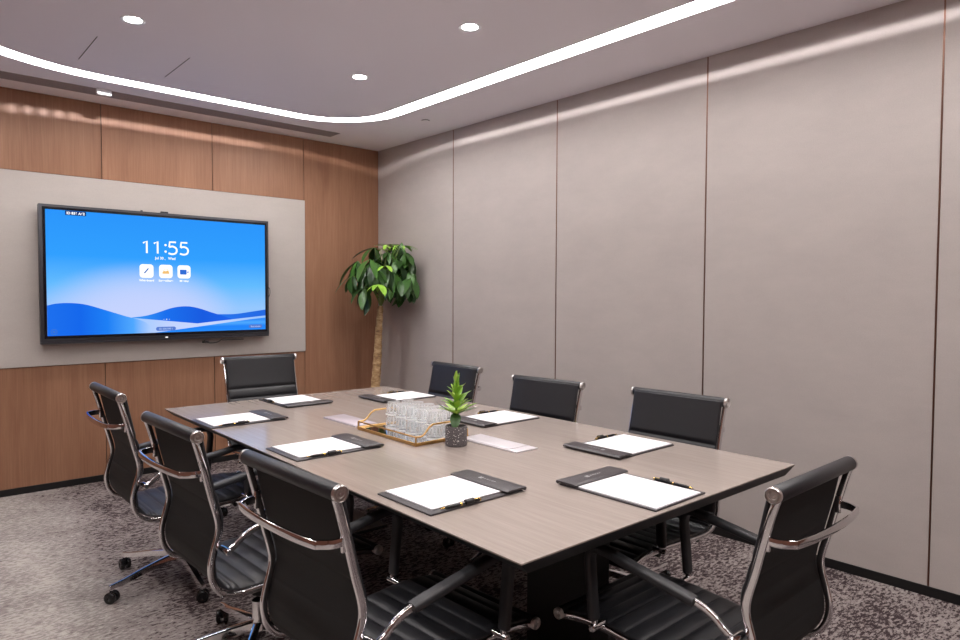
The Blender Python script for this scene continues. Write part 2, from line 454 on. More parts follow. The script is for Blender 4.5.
for f in bm.faces:
    if f.normal.z > 0: f.normal_flip()
me_c = bpy.data.meshes.new('ceiling'); 
for f in bm.faces:
    f.normal_update()
    if f.normal.z > 0: f.normal_flip()
bm.to_mesh(me_c); bm.free(); me_c.materials.append(M['ceil'])
oc = bpy.data.objects.new('ceiling', me_c); C.objects.link(oc); oc['kind'] = 'structure'

sl = empty('strip_light', (cx, cy, H))
tag(sl, 'continuous white LED strip light recessed in the ceiling as a rounded rectangle', 'light')
def off(p): return (p[0] - cx, p[1] - cy)
bm = BM()
HD = .045
A = [bm.verts.new((*off(p), 0)) for p in lo]; B = [bm.verts.new((*off(p), HD)) for p in lo]
D = [bm.verts.new((*off(p), HD)) for p in li]; E_ = [bm.verts.new((*off(p), 0)) for p in li]
for i in range(n):
    j = (i + 1) % n
    for u, v in ((A, B), (B, D), (D, E_)): bm.faces.new((u[i], u[j], v[j], v[i]))
link('housing', bm, M['white_plastic'], sl)
LS = 36
M['strip'] = emis('strip diffuser glow', (1, .965, .95, 1), LS * .80)
M['led'] = emis('led tape glow', (1, .96, .965, 1), LS * 8)
def ringmesh(name, oa, ob, z0, z1, mat):
    bm = BM(); a_, b_ = loop(oa), loop(ob)
    A = [bm.verts.new((*off(p), z0)) for p in a_]; B = [bm.verts.new((*off(p), z0)) for p in b_]
    A2 = [bm.verts.new((*off(p), z1)) for p in a_]; B2 = [bm.verts.new((*off(p), z1)) for p in b_]
    for i in range(n):
        j = (i + 1) % n
        for u, v in ((A, B), (B, B2), (B2, A2), (A2, A)): bm.faces.new((u[i], u[j], v[j], v[i]))
    return link(name, bm, mat, sl)
# frosted diffuser recessed in the slot, and narrow area lights added inside it for the bright line on the walls
ringmesh('diffuser', .0005, W_SLOT - .0005, .022, .024, M['strip'])
wash_k = 0
def wash(p0, p1, outdir, per_m):
    global wash_k
    p0, p1 = Vector((*p0, 0)), Vector((*p1, 0)); wash_k += 1
    l = bpy.data.lights.new('wall_line_light', 'AREA'); l.shape = 'RECTANGLE'; l.size = (p1 - p0).length; l.size_y = .003
    l.energy = per_m * l.size; l.spread = rad(6.5); l.color = (1, .96, .97)
    o = bpy.data.objects.new('wall_line_light', l); C.objects.link(o); mid = (p0 + p1) / 2; o.location = (mid.x, mid.y, H + .0186)
    d = Vector((outdir[0], outdir[1], 0)).normalized(); d.z = -.195; d.normalize()
    z = -d; x = (p1 - p0).normalized(); y = z.cross(x).normalized(); x = y.cross(z)
    o.rotation_euler = Matrix((x, y, z)).transposed().to_euler()
xi = -.605 - W_SLOT + .004; yi = -.615 - W_SLOT + .004
WE = .19
wash((xi, -1.215), (xi, -5.5), (1, 0), WE); wash((-1.205, yi), (-2.55, yi), (0, 1), WE)
def wash_arc(c, r, a0, a1, k):
    for q in range(k):
        t0, t1 = rad(a0 + (a1 - a0) * q / k), rad(a0 + (a1 - a0) * (q + 1) / k); tm = (t0 + t1) / 2
        wash((c[0] + r * cos(t0), c[1] + r * sin(t0)), (c[0] + r * cos(t1), c[1] + r * sin(t1)), (cos(tm), sin(tm)), WE * 1.25)
wash_arc((-1.205, -1.215), .60 - W_SLOT + .004, 90, 0, 30)
wash_arc((-2.55, -1.785), 1.17 - W_SLOT + .004, 90, 125, 12)

# downlights
M['lamp'] = emis('downlight lens glow', (1, .97, .94, 1), 60)
dl = empty('downlight', (-1.33, -1.83, H))
bm = BM(); lathe(bm, [(.042, -.001), (.058, -.004), (.060, -.001), (.060, 0), (.042, 0)], 32, close=True); link('trim_ring', bm, M['white_plastic'], dl, True)
bm = BM(); lathe(bm, [(.0, -.0005), (.043, -.0008), (.043, -.0002)], 32); link('lens', bm, M['lamp'], dl, True)
names = {(-1.325, -1.82): 'round recessed ceiling downlight nearest the potted tree corner',
         (-2.66, -1.82): 'round recessed ceiling downlight above the wall screen, leftmost in view',
         (-1.325, -2.905): 'round recessed ceiling downlight at top centre, closest of the three in view',}
first = True
for x in (-1.325, -2.66):
    for y in (-1.82, -2.905, -3.99, -5.07):
        vis = names.get((x, y))
        if vis:
            o = dl if first else dup(dl); first = False
            o.location = (x, y, H); tag(o, vis, 'light', 'downlights in the ceiling')
        elif True:
            o = dup(dl); o.location = (x, y, H)
            tag(o, 'round recessed ceiling downlight above the near half of the room', 'light', 'downlights out of view')
        l = bpy.data.lights.new('downlight_beam', 'SPOT'); l.energy = 37; l.spot_size = rad(110); l.spot_blend = .8; l.shadow_soft_size = .04
        l.color = (1, .93, .89)
        q = bpy.data.objects.new('downlight_beam', l); C.objects.link(q); q.location = (x, y, H - .012)

# ceiling fittings
v = empty('linear_air_diffuser', (-2.15, -.32, H)); tag(v, 'long grey linear air diffuser in ceiling along the screen wall', 'vent')
bm = BM(); x0, x1 = -1.45, 1.495
box(bm, (x0, -.085, -.002), (x1, -.08, 0)); box(bm, (x0, .085, -.002), (x1, .09, 0)); box(bm, (x0, -.08, -.002), (x0 + .005, .085, 0)); box(bm, (x1 - .005, -.08, -.002), (x1, .085, 0))
link('frame', bm, M['grille'], v)
bm = BM()
for i in range(9): box(bm, (x0 + .005, -.078 + i * .0182, -.0025), (x1 - .005, -.078 + i * .0182 + .009, -.0008))
link('slat', bm, M['grille'], v)
bm = BM(); box(bm, (x0 + .005, -.08, -.0008), (x1 - .005, .085, -.0002)); link('backing', bm, simple('dark grey duct', srgb(122, 115, 116), .7), v)
for x, s in ((-2.744, 'left'), (-2.258, 'right')):
    bm = BM(); box(bm, (-.002, -.235, -.0012), (.002, .235, 0)); o = link('ceiling_slot', bm, M['gap'], loc=(x, -1.21, H))
    tag(o, 'thin dark slot line in the ceiling, %s one of the pair near the screen wall' % s, 'slot', 'slots in the ceiling')
o = empty('ceiling_sensor', (-2.488, -.415, H)); tag(o, 'small white rectangular sensor box hanging from ceiling beside the air diffuser', 'sensor')
bm = BM(); box(bm, (-.045, -.022, -.04), (.045, .022, 0), .004); link('body', bm, M['white_plastic'], o, True)
bm = BM(); box(bm, (-.036, -.016, -.042), (.036, .016, -.0395), .001, 1); link('lens', bm, simple('frosted lens', srgb(240, 240, 242), .2), o)
o = empty('sprinkler_cover', (-.365, -1.246, H)); tag(o, 'small round white cover plate in ceiling near the fabric wall', 'sprinkler')
bm = BM(); lathe(bm, [(0, -.008), (.036, -.008), (.037, -.006), (0, -.006)], 28); link('cover', bm, M['ceil'], o, True)
bm = BM(); lathe(bm, [(0, -.006), (.033, -.006), (.033, 0), (0, 0)], 28); link('gap_shadow', bm, M['gap'], o, True)  # dark disc puts the shadow of the gap under the cover into colour

# ------------------------------------------------------------------ television
tv = empty('wall_display', (-2.0, -.02, 1.04)); tag(tv, 'large wall mounted touch display showing a blue dune home screen with a clock', 'television')
OX, OY, OZ = 2.0, .02, -1.04
def tvo(o): o.location = Vector(o.location) + Vector((OX, OY, OZ)); return o
def tl(name, bm, mat, parent=tv, smooth=False):
    o = link(name, bm, mat, parent, smooth)
    if parent is tv: o.location = (OX, OY, OZ)
    return o
bm = BM(); box(bm, (-2.70, -.07, 1.16), (-1.30, -.0201, 1.92), .004); tl('wall_bracket', bm, M['metal_black'])
bm = BM(); box(bm, (-2.836, -.108, 1.060), (-1.180, -.058, 2.024), .004); tl('casing', bm, M['tvframe'], smooth=True)
bm = BM(); box(bm, (-2.815, -.1095, 1.085), (-1.198, -.107, 2.006)); tl('bezel', bm, M['tvblack'])
bm = BM(); box(bm, (-2.836, -.104, 1.046), (-1.180, -.062, 1.0595), .003); tl('speaker_bar', bm, M['tvframe'])
bm = BM(); box(bm, (-2.022, -.1115, 1.062), (-2.003, -.108, 1.071), .001, 1); tl('power_light', bm, emis('white led', (1, 1, 1, 1), 1.2))
bm = BM(); box(bm, (-2.04, -.1, 2.024), (-1.985, -.075, 2.036), .003); tl('camera_bar', bm, M['plastic'])
bm = BM(); box(bm, (-2.18, -.09, 2.024), (-2.165, -.075, 2.034), .002); tl('antenna_stub', bm, M['plastic'])
bm = BM(); sweep(bm, catmull([(-1.72, -.09, 1.03), (-1.70, -.088, 1.012), (-1.66, -.085, 1.006), (-1.61, -.085, 1.012), (-1.58, -.085, 1.03)], 6), circ(.004, 8)); box(bm, (-1.735, -.095, 1.008), (-1.685, -.08, 1.026), .003); box(bm, (-1.58, -.1, 1.022), (-1.40, -.07, 1.03), .002)
tl('cable_loop', bm, M['plastic'], smooth=True)
bm = BM(); sweep(bm, catmull([(-1.178, -.07, 1.47), (-1.155, -.065, 1.45), (-1.150, -.06, 1.41), (-1.165, -.06, 1.37), (-1.18, -.065, 1.36)], 6), circ(.0025, 8)); tl('side_cable', bm, M['plastic'], smooth=True)

# screen with gradient
ES = 1.0
def grad(name, fn):
    """emission whose colour is a function of x and z of the object (the display is at world offsets)"""
    m, nt, b, out = new_mat(name); nt.nodes.remove(b)
    e = N(nt, 'ShaderNodeEmission', Strength=ES); L(nt, e.outputs[0], out.inputs[0])
    tc = N(nt, 'ShaderNodeTexCoord'); sp = N(nt, 'ShaderNodeSeparateXYZ'); L(nt, tc.outputs['Object'], sp.inputs[0])
    fn(nt, sp, e); return m
def mr(nt, src, a, b2):
    n = N(nt, 'ShaderNodeMapRange'); n.inputs['From Min'].default_value = a; n.inputs['From Max'].default_value = b2; L(nt, src, n.inputs[0]); return n.outputs[0]
def sky(nt, sp, e):
    r = ramp(nt, [(0, srgb(150, 205, 255)), (.22, srgb(150, 200, 255)), (.42, srgb(100, 188, 255)), (.65, srgb(50, 160, 255)), (1, srgb(44, 150, 252))])
    L(nt, mr(nt, sp.outputs[2], 1.09, 1.99), r.inputs[0])
    # lavender haze around the dune saddle
    ax = N(nt, 'ShaderNodeMath', operation='MULTIPLY_ADD'); ax.inputs[1].default_value = 1.6; ax.inputs[2].default_value = 2.17 * 1.6; L(nt, sp.outputs[0], ax.inputs[0])
    az = N(nt, 'ShaderNodeMath', operation='MULTIPLY_ADD'); az.inputs[1].default_value = 2.9; az.inputs[2].default_value = -1.24 * 2.9; L(nt, sp.outputs[2], az.inputs[0])
    p1 = N(nt, 'ShaderNodeMath', operation='POWER'); p1.inputs[1].default_value = 2; 
    ab = N(nt, 'ShaderNodeMath', operation='ABSOLUTE'); L(nt, ax.outputs[0], ab.inputs[0]); L(nt, ab.outputs[0], p1.inputs[0])
    p2 = N(nt, 'ShaderNodeMath', operation='POWER'); p2.inputs[1].default_value = 2
    ab2 = N(nt, 'ShaderNodeMath', operation='ABSOLUTE'); L(nt, az.outputs[0], ab2.inputs[0]); L(nt, ab2.outputs[0], p2.inputs[0])
    s_ = N(nt, 'ShaderNodeMath', operation='ADD'); L(nt, p1.outputs[0], s_.inputs[0]); L(nt, p2.outputs[0], s_.inputs[1])
    k = N(nt, 'ShaderNodeMapRange', interpolation_type='SMOOTHSTEP'); k.inputs['From Min'].default_value = 1.5; k.inputs['To Max'].default_value = .85; k.inputs['From Max'].default_value = .0; L(nt, s_.outputs[0], k.inputs[0])
    mx = N(nt, 'ShaderNodeMix', data_type='RGBA'); L(nt, k.outputs[0], mx.inputs['Factor']); L(nt, r.outputs[0], mx.inputs[6]); mx.inputs[7].default_value = srgb(205, 214, 255)
    L(nt, mx.outputs[2], e.inputs[0])
scr = empty('tmp')
bm = BM(); box(bm, (-2.797, -.1105, 1.104), (-1.215, -.1094, 1.988))
bpy.data.objects.remove(scr)
screen = tl('screen', bm, grad('screen sky', sky))
def hill(name, top, y, fn, base=1.104):
    pts = catmull([(x, z, 0) for x, z in top], 5); P = [(p.x, p.y) for p in pts]
    P = [(max(min(x, -1.215), -2.797), max(z, base)) for x, z in P]
    P = P + [(P[-1][0], base - .0001), (P[0][0], base - .0001)] if P[-1][1] > base + .002 or P[0][1] > base + .002 else P
    bm = BM(); prism(bm, P, y - .0003, y, 'xz'); bmesh.ops.triangulate(bm, faces=bm.faces)
    return link(name, bm, grad(name, fn), screen)
def lin(axis, a, b2, stops):
    def f(nt, sp, e):
        r = ramp(nt, stops); L(nt, mr(nt, sp.outputs[axis], a, b2), r.inputs[0]); L(nt, r.outputs[0], e.inputs[0])
    return f
hill('back_dune', [(-1.84, 1.16), (-1.72, 1.235), (-1.6, 1.238), (-1.477, 1.238), (-1.35, 1.254), (-1.215, 1.272)], -.1108, lin(0, -1.85, -1.2, [(0, srgb(60, 150, 250)), (.4, srgb(40, 118, 238)), (1, srgb(36, 104, 225))]))
hill('middle_dune', [(-2.36, 1.2), (-2.271, 1.222), (-2.167, 1.234), (-2.074, 1.259), (-1.986, 1.289), (-1.912, 1.303), (-1.836, 1.303), (-1.759, 1.286), (-1.665, 1.253), (-1.584, 1.227), (-1.477, 1.188), (-1.35, 1.15)], -.1112, lin(0, -2.3, -1.5, [(0, srgb(60, 160, 250)), (.35, srgb(28, 112, 238)), (.7, srgb(26, 92, 225)), (1, srgb(30, 100, 235))]))
hill('pale_valley', [(-2.45, 1.2), (-2.3, 1.225), (-2.15, 1.196), (-1.988, 1.168), (-1.80, 1.158), (-1.642, 1.166), (-1.478, 1.188), (-1.35, 1.205), (-1.215, 1.222)], -.1116, lin(0, -2.4, -1.2, [(0, srgb(130, 195, 255)), (.35, srgb(196, 212, 255)), (.6, srgb(205, 218, 255)), (.85, srgb(170, 205, 255)), (1, srgb(150, 195, 255))]))
hill('near_dune', [(-2.10, 1.104), (-1.952, 1.108), (-1.8, 1.136), (-1.642, 1.152), (-1.478, 1.176), (-1.35, 1.192), (-1.215, 1.204)], -.1120, lin(2, 1.1, 1.21, [(0, srgb(40, 140, 250)), (.35, srgb(34, 132, 250)), (.6, srgb(80, 170, 255)), (.8, srgb(50, 140, 250)), (1, srgb(60, 150, 255))]))
hill('left_dune', [(-2.797, 1.318), (-2.749, 1.33), (-2.689, 1.335), (-2.627, 1.333), (-2.565, 1.324), (-2.489, 1.301), (-2.404, 1.267), (-2.305, 1.236), (-2.202, 1.204), (-2.15, 1.175), (-2.12, 1.13), (-2.16, 1.104)], -.1124, lin(0, -2.8, -2.11, [(0, srgb(30, 112, 238)), (.3, srgb(22, 104, 236)), (.55, srgb(30, 128, 246)), (.8, srgb(80, 168, 255)), (1, srgb(185, 212, 255))]))
M['glow'] = emis('white glyph glow', (1, 1, 1, 1), 1.15)
M['glow_dim'] = emis('pale glyph glow', srgb(205, 225, 255), 1)
M['tagdark'] = emis('navy tag', srgb(20, 60, 130), .8)
YS = -.113
def glyph(s, size, x, z, name='lettering', mat=None, bold=.0, spacing=1.0, y=YS, parent=None):
    return text_mesh(s, size, mat or M['glow'], name, parent or screen, x, z, y, bold=bold, spacing=spacing)
# drawn clock digits (thin sans): 11:55
def stroke(bm, pts, r=.0065):
    sweep(bm, [(x, YS, z) for x, z in pts], [(a, b * .12) for a, b in circ(r, 8)], up=(0, 1, 0))
bm = BM()
def one(x): stroke(bm, [(x - .026, 1.786), (x, 1.802), (x, 1.711)])
def five(x): stroke(bm, [(x + .026, 1.803), (x - .020, 1.803), (x - .024, 1.764)]); stroke(bm, catmull([(x - .024, 1.764, 0), (x + .002, 1.770, 0), (x + .026, 1.757, 0), (x + .031, 1.737, 0), (x + .022, 1.718, 0), (x - .002, 1.710, 0), (x - .030, 1.716, 0)], 5) and [(p.x, p.y) for p in catmull([(x - .024, 1.764, 0), (x + .002, 1.770, 0), (x + .026, 1.757, 0), (x + .031, 1.737, 0), (x + .022, 1.718, 0), (x - .002, 1.710, 0), (x - .030, 1.716, 0)], 5)])
one(-2.147); one(-2.070); five(-1.962); five(-1.877)
for z in (1.778, 1.728): lathe(bm, [(0, -.0008), (.0085, -.0008), (.0085, 0), (0, 0)], 12, (-2.013, YS, z), 'y')
link('clock_digits', bm, M['glow'], screen)
glyph('Jul 30 ,', .027, -2.052, 1.667, 'date_text', bold=.0005); glyph('Wed', .027, -1.968, 1.667, 'weekday_text', bold=.0005)
lab = ['Whiteboard', 'ScreenShare', 'Meeting']
for i, (x, t) in enumerate(zip((-2.151, -2.013, -1.878), lab)):
    bm = BM(); prism(bm, [(x + a, 1.575 + c) for a, c in rrect(.098, .102, .022, 5)], YS - .0004, YS, 'xz'); ic = link('app_icon', bm, M['glow'], screen)
    glyph(t, .021, x, 1.497, 'icon_caption', bold=.0006)
    bm = BM(); y = YS - .0012
    if i == 0: prism(bm, [(x - .020, 1.560), (x - .012, 1.556), (x + .016, 1.592), (x + .010, 1.598)], y, y + .0004, 'xz'); mt = emis('icon blue', srgb(50, 110, 190), 1)
    elif i == 1:
        prism(bm, [(x - .026, 1.557), (x + .026, 1.557), (x + .022, 1.575), (x + .010, 1.583), (x, 1.576), (x - .012, 1.580), (x - .024, 1.572)], y, y + .0004, 'xz'); sweep(bm, [(x + .018 * cos(t_), y, 1.578 + .016 * sin(t_)) for t_ in [pi * k / 8 for k in range(9)]], [(a, b * .2) for a, b in circ(.0015, 6)], up=(0, 1, 0)); mt = emis('icon amber', srgb(245, 195, 120), 1)
    else:
        prism(bm, [(x - .006 + a, 1.573 + c) for a, c in rrect(.050, .038, .005, 3)], y, y + .0004, 'xz'); prism(bm, [(x + .021, 1.573), (x + .033, 1.583), (x + .033, 1.563)], y, y + .0004, 'xz'); mt = emis('icon camera blue', srgb(50, 110, 215), 1)
    bmesh.ops.triangulate(bm, faces=bm.faces); link('icon_symbol', bm, mt, screen)
bm = BM(); prism(bm, [(-2.678, 1.986), (-2.548, 1.986), (-2.548, 1.956), (-2.678, 1.956)], YS, YS + .0004, 'xz'); link('status_tag', bm, M['tagdark'], screen)
glyph('ID 836 A62', .024, -2.613, 1.962, 'status_text', bold=.0008, y=YS - .0008)
M['pill'] = emis('translucent blue pill', srgb(92, 130, 220), .9)
for x, z, w, t, sz in ((-2.017, 1.133, .145, 'ID: 836 040 1', .018), (-1.303, 1.132, .118, 'Start screen', .017)):
    bm = BM(); prism(bm, [(x + a, z + c) for a, c in rrect(w, .030, .0149, 5)], YS, YS + .0004, 'xz'); link('status_pill', bm, M['pill'], screen)
    glyph(t, sz, x, z - .006, 'pill_text', M['glow_dim'], y=YS - .0008)
bm = BM(); sweep(bm, [(-2.758 + .018 * cos(a), YS, 1.132 + .018 * sin(a)) for a in [2 * pi * k / 20 for k in range(20)]], [(a, b * .2) for a, b in circ(.002, 6)], up=(0, 1, 0), closed=True)
prism(bm, [(-2.765, 1.126), (-2.751, 1.126), (-2.751, 1.138), (-2.765, 1.138)], YS, YS + .0004, 'xz')
link('corner_button', bm, emis('button blue', srgb(70, 120, 210), 1), screen)
bm = BM()
for k, r_ in ((-1, .003), (0, .005), (1, .003)): lathe(bm, [(0, -.0008), (r_, -.0008), (r_, 0), (0, 0)], 10, (-2.012 + k * .02, YS, 1.205), 'y')
link('page_dots', bm, M['glow_dim'], screen)

# ------------------------------------------------------------------ table
TH = .74
tb = empty('conference_table', (-1.7075, -2.99, 0), rad(-.66)); tag(tb, 'long rectangular conference table with grey brown laminate top and black underside', 'table')
hx, hy = .754, 1.467
bm = BM()
def ringrect(x, y, z): return [bm.verts.new(p) for p in ((-x, -y, z), (x, -y, z), (x, y, z), (-x, y, z))]
r0, r1 = ringrect(hx, hy, TH), ringrect(hx, hy, TH - .004)
bm.faces.new(r0)
for i in range(4): bm.faces.new((r0[i], r1[i], r1[(i + 1) % 4], r0[(i + 1) % 4]))
bm.faces.new(r1[::-1]); link('tabletop', bm, M['table'], tb)
bm = BM(); r1, r2 = ringrect(hx, hy, TH - .004), ringrect(hx - .042, hy - .018, TH - .040)
bm.faces.new(r1); bm.faces.new(r2[::-1])
for i in range(4): bm.faces.new((r1[i], r2[i], r2[(i + 1) % 4], r1[(i + 1) % 4]))
link('black_edge', bm, M['metal_black'], tb)
for sy in (-1, 1):
    c = sy * .95
    bm = BM(); box(bm, (-.055, c - .16, .02), (.055, c + .16, TH - .07), .004); lg = link('leg', bm, M['metal_black'], tb)
    bm = BM(); box(bm, (-.30, c - .20, 0), (.30, c + .20, .018), .003); link('foot_plate', bm, M['metal_black'], lg)
    bm = BM(); box(bm, (-.5, c - .04, TH - .07), (.5, c + .04, TH - .040), .003); link('cross_rail', bm, M['metal_black'], lg)
bm = BM(); box(bm, (-.03, -.79, TH - .10), (.03, .79, TH - .0705), .003); link('beam', bm, M['metal_black'], tb)
# cable box
def lid(x0, x1, y0, y1, label, seam, mt):
    o = empty('cable_box_lid', ((x0 + x1) / 2, (y0 + y1) / 2, TH)); tag(o, label, 'cable box', 'cable box lids on the table')
    w, h = (x1 - x0) / 2, (y1 - y0) / 2
    bm = BM(); box(bm, (-w, -h, 0), (w, h, .006), .0015); link('rim', bm, mt, o, True)
    bm = BM(); box(bm, (-w + .006, -h + .006 + seam, .006), (w - .006, h - .006, .0085), .001); link('flap', bm, mt, o, True)
lid(-1.675, -1.545, -3.62, -3.25, 'pale silver cable box lid on table to the right of the small potted plant', .05, M['steel_lid'])
lid(-1.895, -1.765, -2.70, -2.37, 'pale silver cable box lid on table beyond the gold tray', 0, simple('grey anodised aluminium', srgb(190, 182, 190), .25, .15))

# ------------------------------------------------------------------ chair
PROF = [(0.0125, .916), (.0245, .855), (.042, .77), (.062, .69), (.082, .615), (.082, .57), (.066, .51), (.056, .455), (.066, .40), (.098, .362), (.16, .345), (.25, .346), (.38, .356), (.52, .366), (.62, .362), (.672, .352), (.705, .342)]
CX = .32
def cp(pts, n=8): return [Vector((p.x - CX, 0, p.y)) for p in catmull([(a, b, 0) for a, b in pts], n)]
def make_chair():
    t = empty('office_chair')
    path = cp(PROF, 10)
    # arc length & normals
    n = len(path); d = [0]
    for i in range(1, n): d.append(d[-1] + (path[i] - path[i - 1]).length)
    tot = d[-1]
    def sample(s):
        for i in range(1, n):
            if d[i] >= s - 1e-9:
                u = (s - d[i - 1]) / max(d[i] - d[i - 1], 1e-9)
                p = path[i - 1].lerp(path[i], u); tg = (path[i] - path[i - 1]).normalized(); return p, tg
        return path[-1], (path[-1] - path[-2]).normalized()
    # split at bottom of the back
    split = 0.60
    def sling(name, s0, s1, seams, mats):
        bm = BM(); m = int((s1 - s0) / .004); W = .233
        fr, bk = [], []
        ss = [s0 + (s1 - s0) * i / m for i in range(m + 1)]
        cols = [-1, -.97, -.9, -.5, 0, .5, .9, .97, 1]
        for s in ss:
            p, tg = sample(s); nrm = Vector((-tg.z, 0, tg.x))   # towards the sitter
            if nrm.dot(Vector((.5, 0, .5))) < 0: nrm = -nrm
            # distance to closest seam
            prev = max([q for q in seams if q <= s], default=s0); nxt = min([q for q in seams if q > s], default=s1)
            L_ = nxt - prev; u = (s - prev) / L_ if L_ > 0 else 0
            puff = min(1, (4 * u * (1 - u))) ** .5 if L_ < .1 else min(1, (1 - u) * L_ / .02) ** .5
            rf, rb = [], []
            for c in cols:
                e = 1 if abs(c) < .95 else (.55 if abs(c) < .99 else .15)
                rf.append(bm.verts.new((p.x + nrm.x * (.004 + .010 * puff * e), c * W, p.z + nrm.z * (.004 + .010 * puff * e))))
                rb.append(bm.verts.new((p.x - nrm.x * (.001 + .003 * puff * e), c * W, p.z - nrm.z * (.001 + .003 * puff * e))))
            fr.append(rf); bk.append(rb)
        k = len(cols)
        for i in range(m):
            for j in range(k - 1):
                bm.faces.new((fr[i][j], fr[i][j + 1], fr[i + 1][j + 1], fr[i + 1][j])).material_index = 0
                bm.faces.new((bk[i][j], bk[i + 1][j], bk[i + 1][j + 1], bk[i][j + 1])).material_index = 1
            bm.faces.new((fr[i][0], fr[i + 1][0], bk[i + 1][0], bk[i][0])); bm.faces.new((fr[i][-1], bk[i][-1], bk[i + 1][-1], fr[i + 1][-1]))
        for e in (0, m):
            for j in range(k - 1): bm.faces.new((fr[e][j], fr[e][j + 1], bk[e][j + 1], bk[e][j]))
        return link(name, bm, mats, t, 'all')
    back_seams = [.21 + .062 * i for i in range(7)]
    sling('backrest', .012, split, back_seams, [M['leather'], M['mesh_back']])
    sling('seat', split, tot - .005, [split + .03 + .062 * i for i in range(10)], [M['leather'], M['mesh_back']])
    # rolls
    for nm, (s, z, r, dz) in {'top_roll': (0, .90, .0215, 0), 'front_roll': (.710, .342, .019, 0)}.items():
        bm = BM(); W = .247
        lathe(bm, [(0, -W), (r - .003, -W), (r, -W + .004), (r, W - .004), (r - .003, W), (0, W)], 24, (s - CX, 0, z), 'y')
        ro = link(nm, bm, M['leather'], t, True)
        for sy in (-1, 1):
            bm = BM(); y = sy * W
            q = [(0, y + sy * .007), (r * .18, y + sy * .007), (r * .25, y + sy * .004), (r * .42, y + sy * .004), (r * .5, y + sy * .008), (r * .66, y + sy * .008), (r * .72, y + sy * .005), (r * .84, y + sy * .005), (r * .9, y + sy * .009), (r * 1.0, y + sy * .007), (r * 1.0, y - sy * .003), (0, y - sy * .003)]
            lathe(bm, q, 28, (s - CX, 0, z), 'y'); link('end_cap', bm, M['cap'], ro, True)
    # side rails
    sec = rrect(.021, .013, .004, 2)
    rp = cp([(0.008, .890), (.020, .85)] + PROF[2:], 10)
    for sy in (-1, 1):
        bm = BM(); pp = [Vector((p.x - .013 if p.z > .42 else p.x - .013 * max(0, min(1, (.2 - CX - p.x + .15) / .15)), sy * .2375, p.z - (.011 if p.x > -.22 else .011 * max(0, min(1, (p.x + .30) / .08)))) ) for p in rp]
        sweep(bm, pp, sec, up=(0, 1, 0)); link('side_rail', bm, M['chrome'], t, True)
    # back bow
    bm = BM(); z = .775; s0 = .036 - CX
    hw = .232
    pts = [(s0 - .010, hw, z)] + [(s0 - .045, hw - .002, z)] + [(s0 - .068 - .010 * sin(a), hw - .022 - .016 + .016 * cos(a), z) for a in (0.2, .8, 1.4)] + [(s0 - .088, .12, z), (s0 - .092, 0, z)]
    pts = pts + [(x, -y, zz) for x, y, zz in pts[:-1][::-1]]
    sweep(bm, catmull(pts, 4), rrect(.009, .023, .003, 2), up=(0, 0, 1))
    bo = link('back_bow', bm, M['chrome'], t, True)
    for sy in (-1, 1):
        bm = BM()
        box(bm, (s0 - .022, sy * .232 - .0055, z - .028), (s0 - .006, sy * .232 + .0055, z + .026), .003)
        link('bow_bracket', bm, M['chrome'], bo, True)
    # arm loops
    for sy in (-1, 1):
        ya = sy * .270
        A_ = [(.085, .505), (.115, .522), (.15, .548), (.20, .566), (.30, .583), (.42, .603), (.50, .617), (.545, .614), (.562, .585), (.560, .54), (.552, .46), (.546, .40), (.540, .365)]
        ap = catmull([(a - CX, ya, b2) for a, b2 in A_], 8)
        bm = BM(); sweep(bm, ap, rrect(.021, .014, .005, 3), up=(0, 1, 0), caps=True)
        # stubs to the rail
        for (a, b2) in ((.085, .508), (.540, .368)):
            lathe(bm, [(0, sy * .228), (.010, sy * .228), (.012, sy * .250), (.012, sy * .288), (.009, sy * .291), (0, sy * .291)], 14, (a - CX, 0, b2), 'y')
        ar = link('armrest', bm, M['chrome'], t, True)
        i0 = 8 * 3; i1 = 8 * 12 - 5
        bm = BM(); sub = ap[i0:i1]; sc = [1] * len(sub); sc[0] = .9; sc[-1] = .9
        sweep(bm, sub, rrect(.026, .040, .010, 4), up=(0, 1, 0), scale=sc); link('arm_pad', bm, M['leather_arm'], ar, True)
    # cross braces and mechanism
    bm = BM()
    for s, z in ((.20, .330), (.50, .342)):
        lathe(bm, [(0, -.232), (.010, -.232), (.010, .232), (0, .232)], 14, (s - CX, 0, z - .012), 'y')
    box(bm, (-.14, -.05, .300), (.17, .05, .326), .008)
    link('tilt_mechanism', bm, M['metal_black'], t, True)
    bm = BM(); sweep(bm, [(.02, -.03, .305), (.02, -.20, .300), (.02, -.245, .298)], circ(.006, 8)); lathe(bm, [(0, -.272), (.010, -.270), (.010, -.235), (0, -.232)], 12, (.02, 0, .298), 'y')
    link('height_lever', bm, M['chrome'], t, True)
    return t

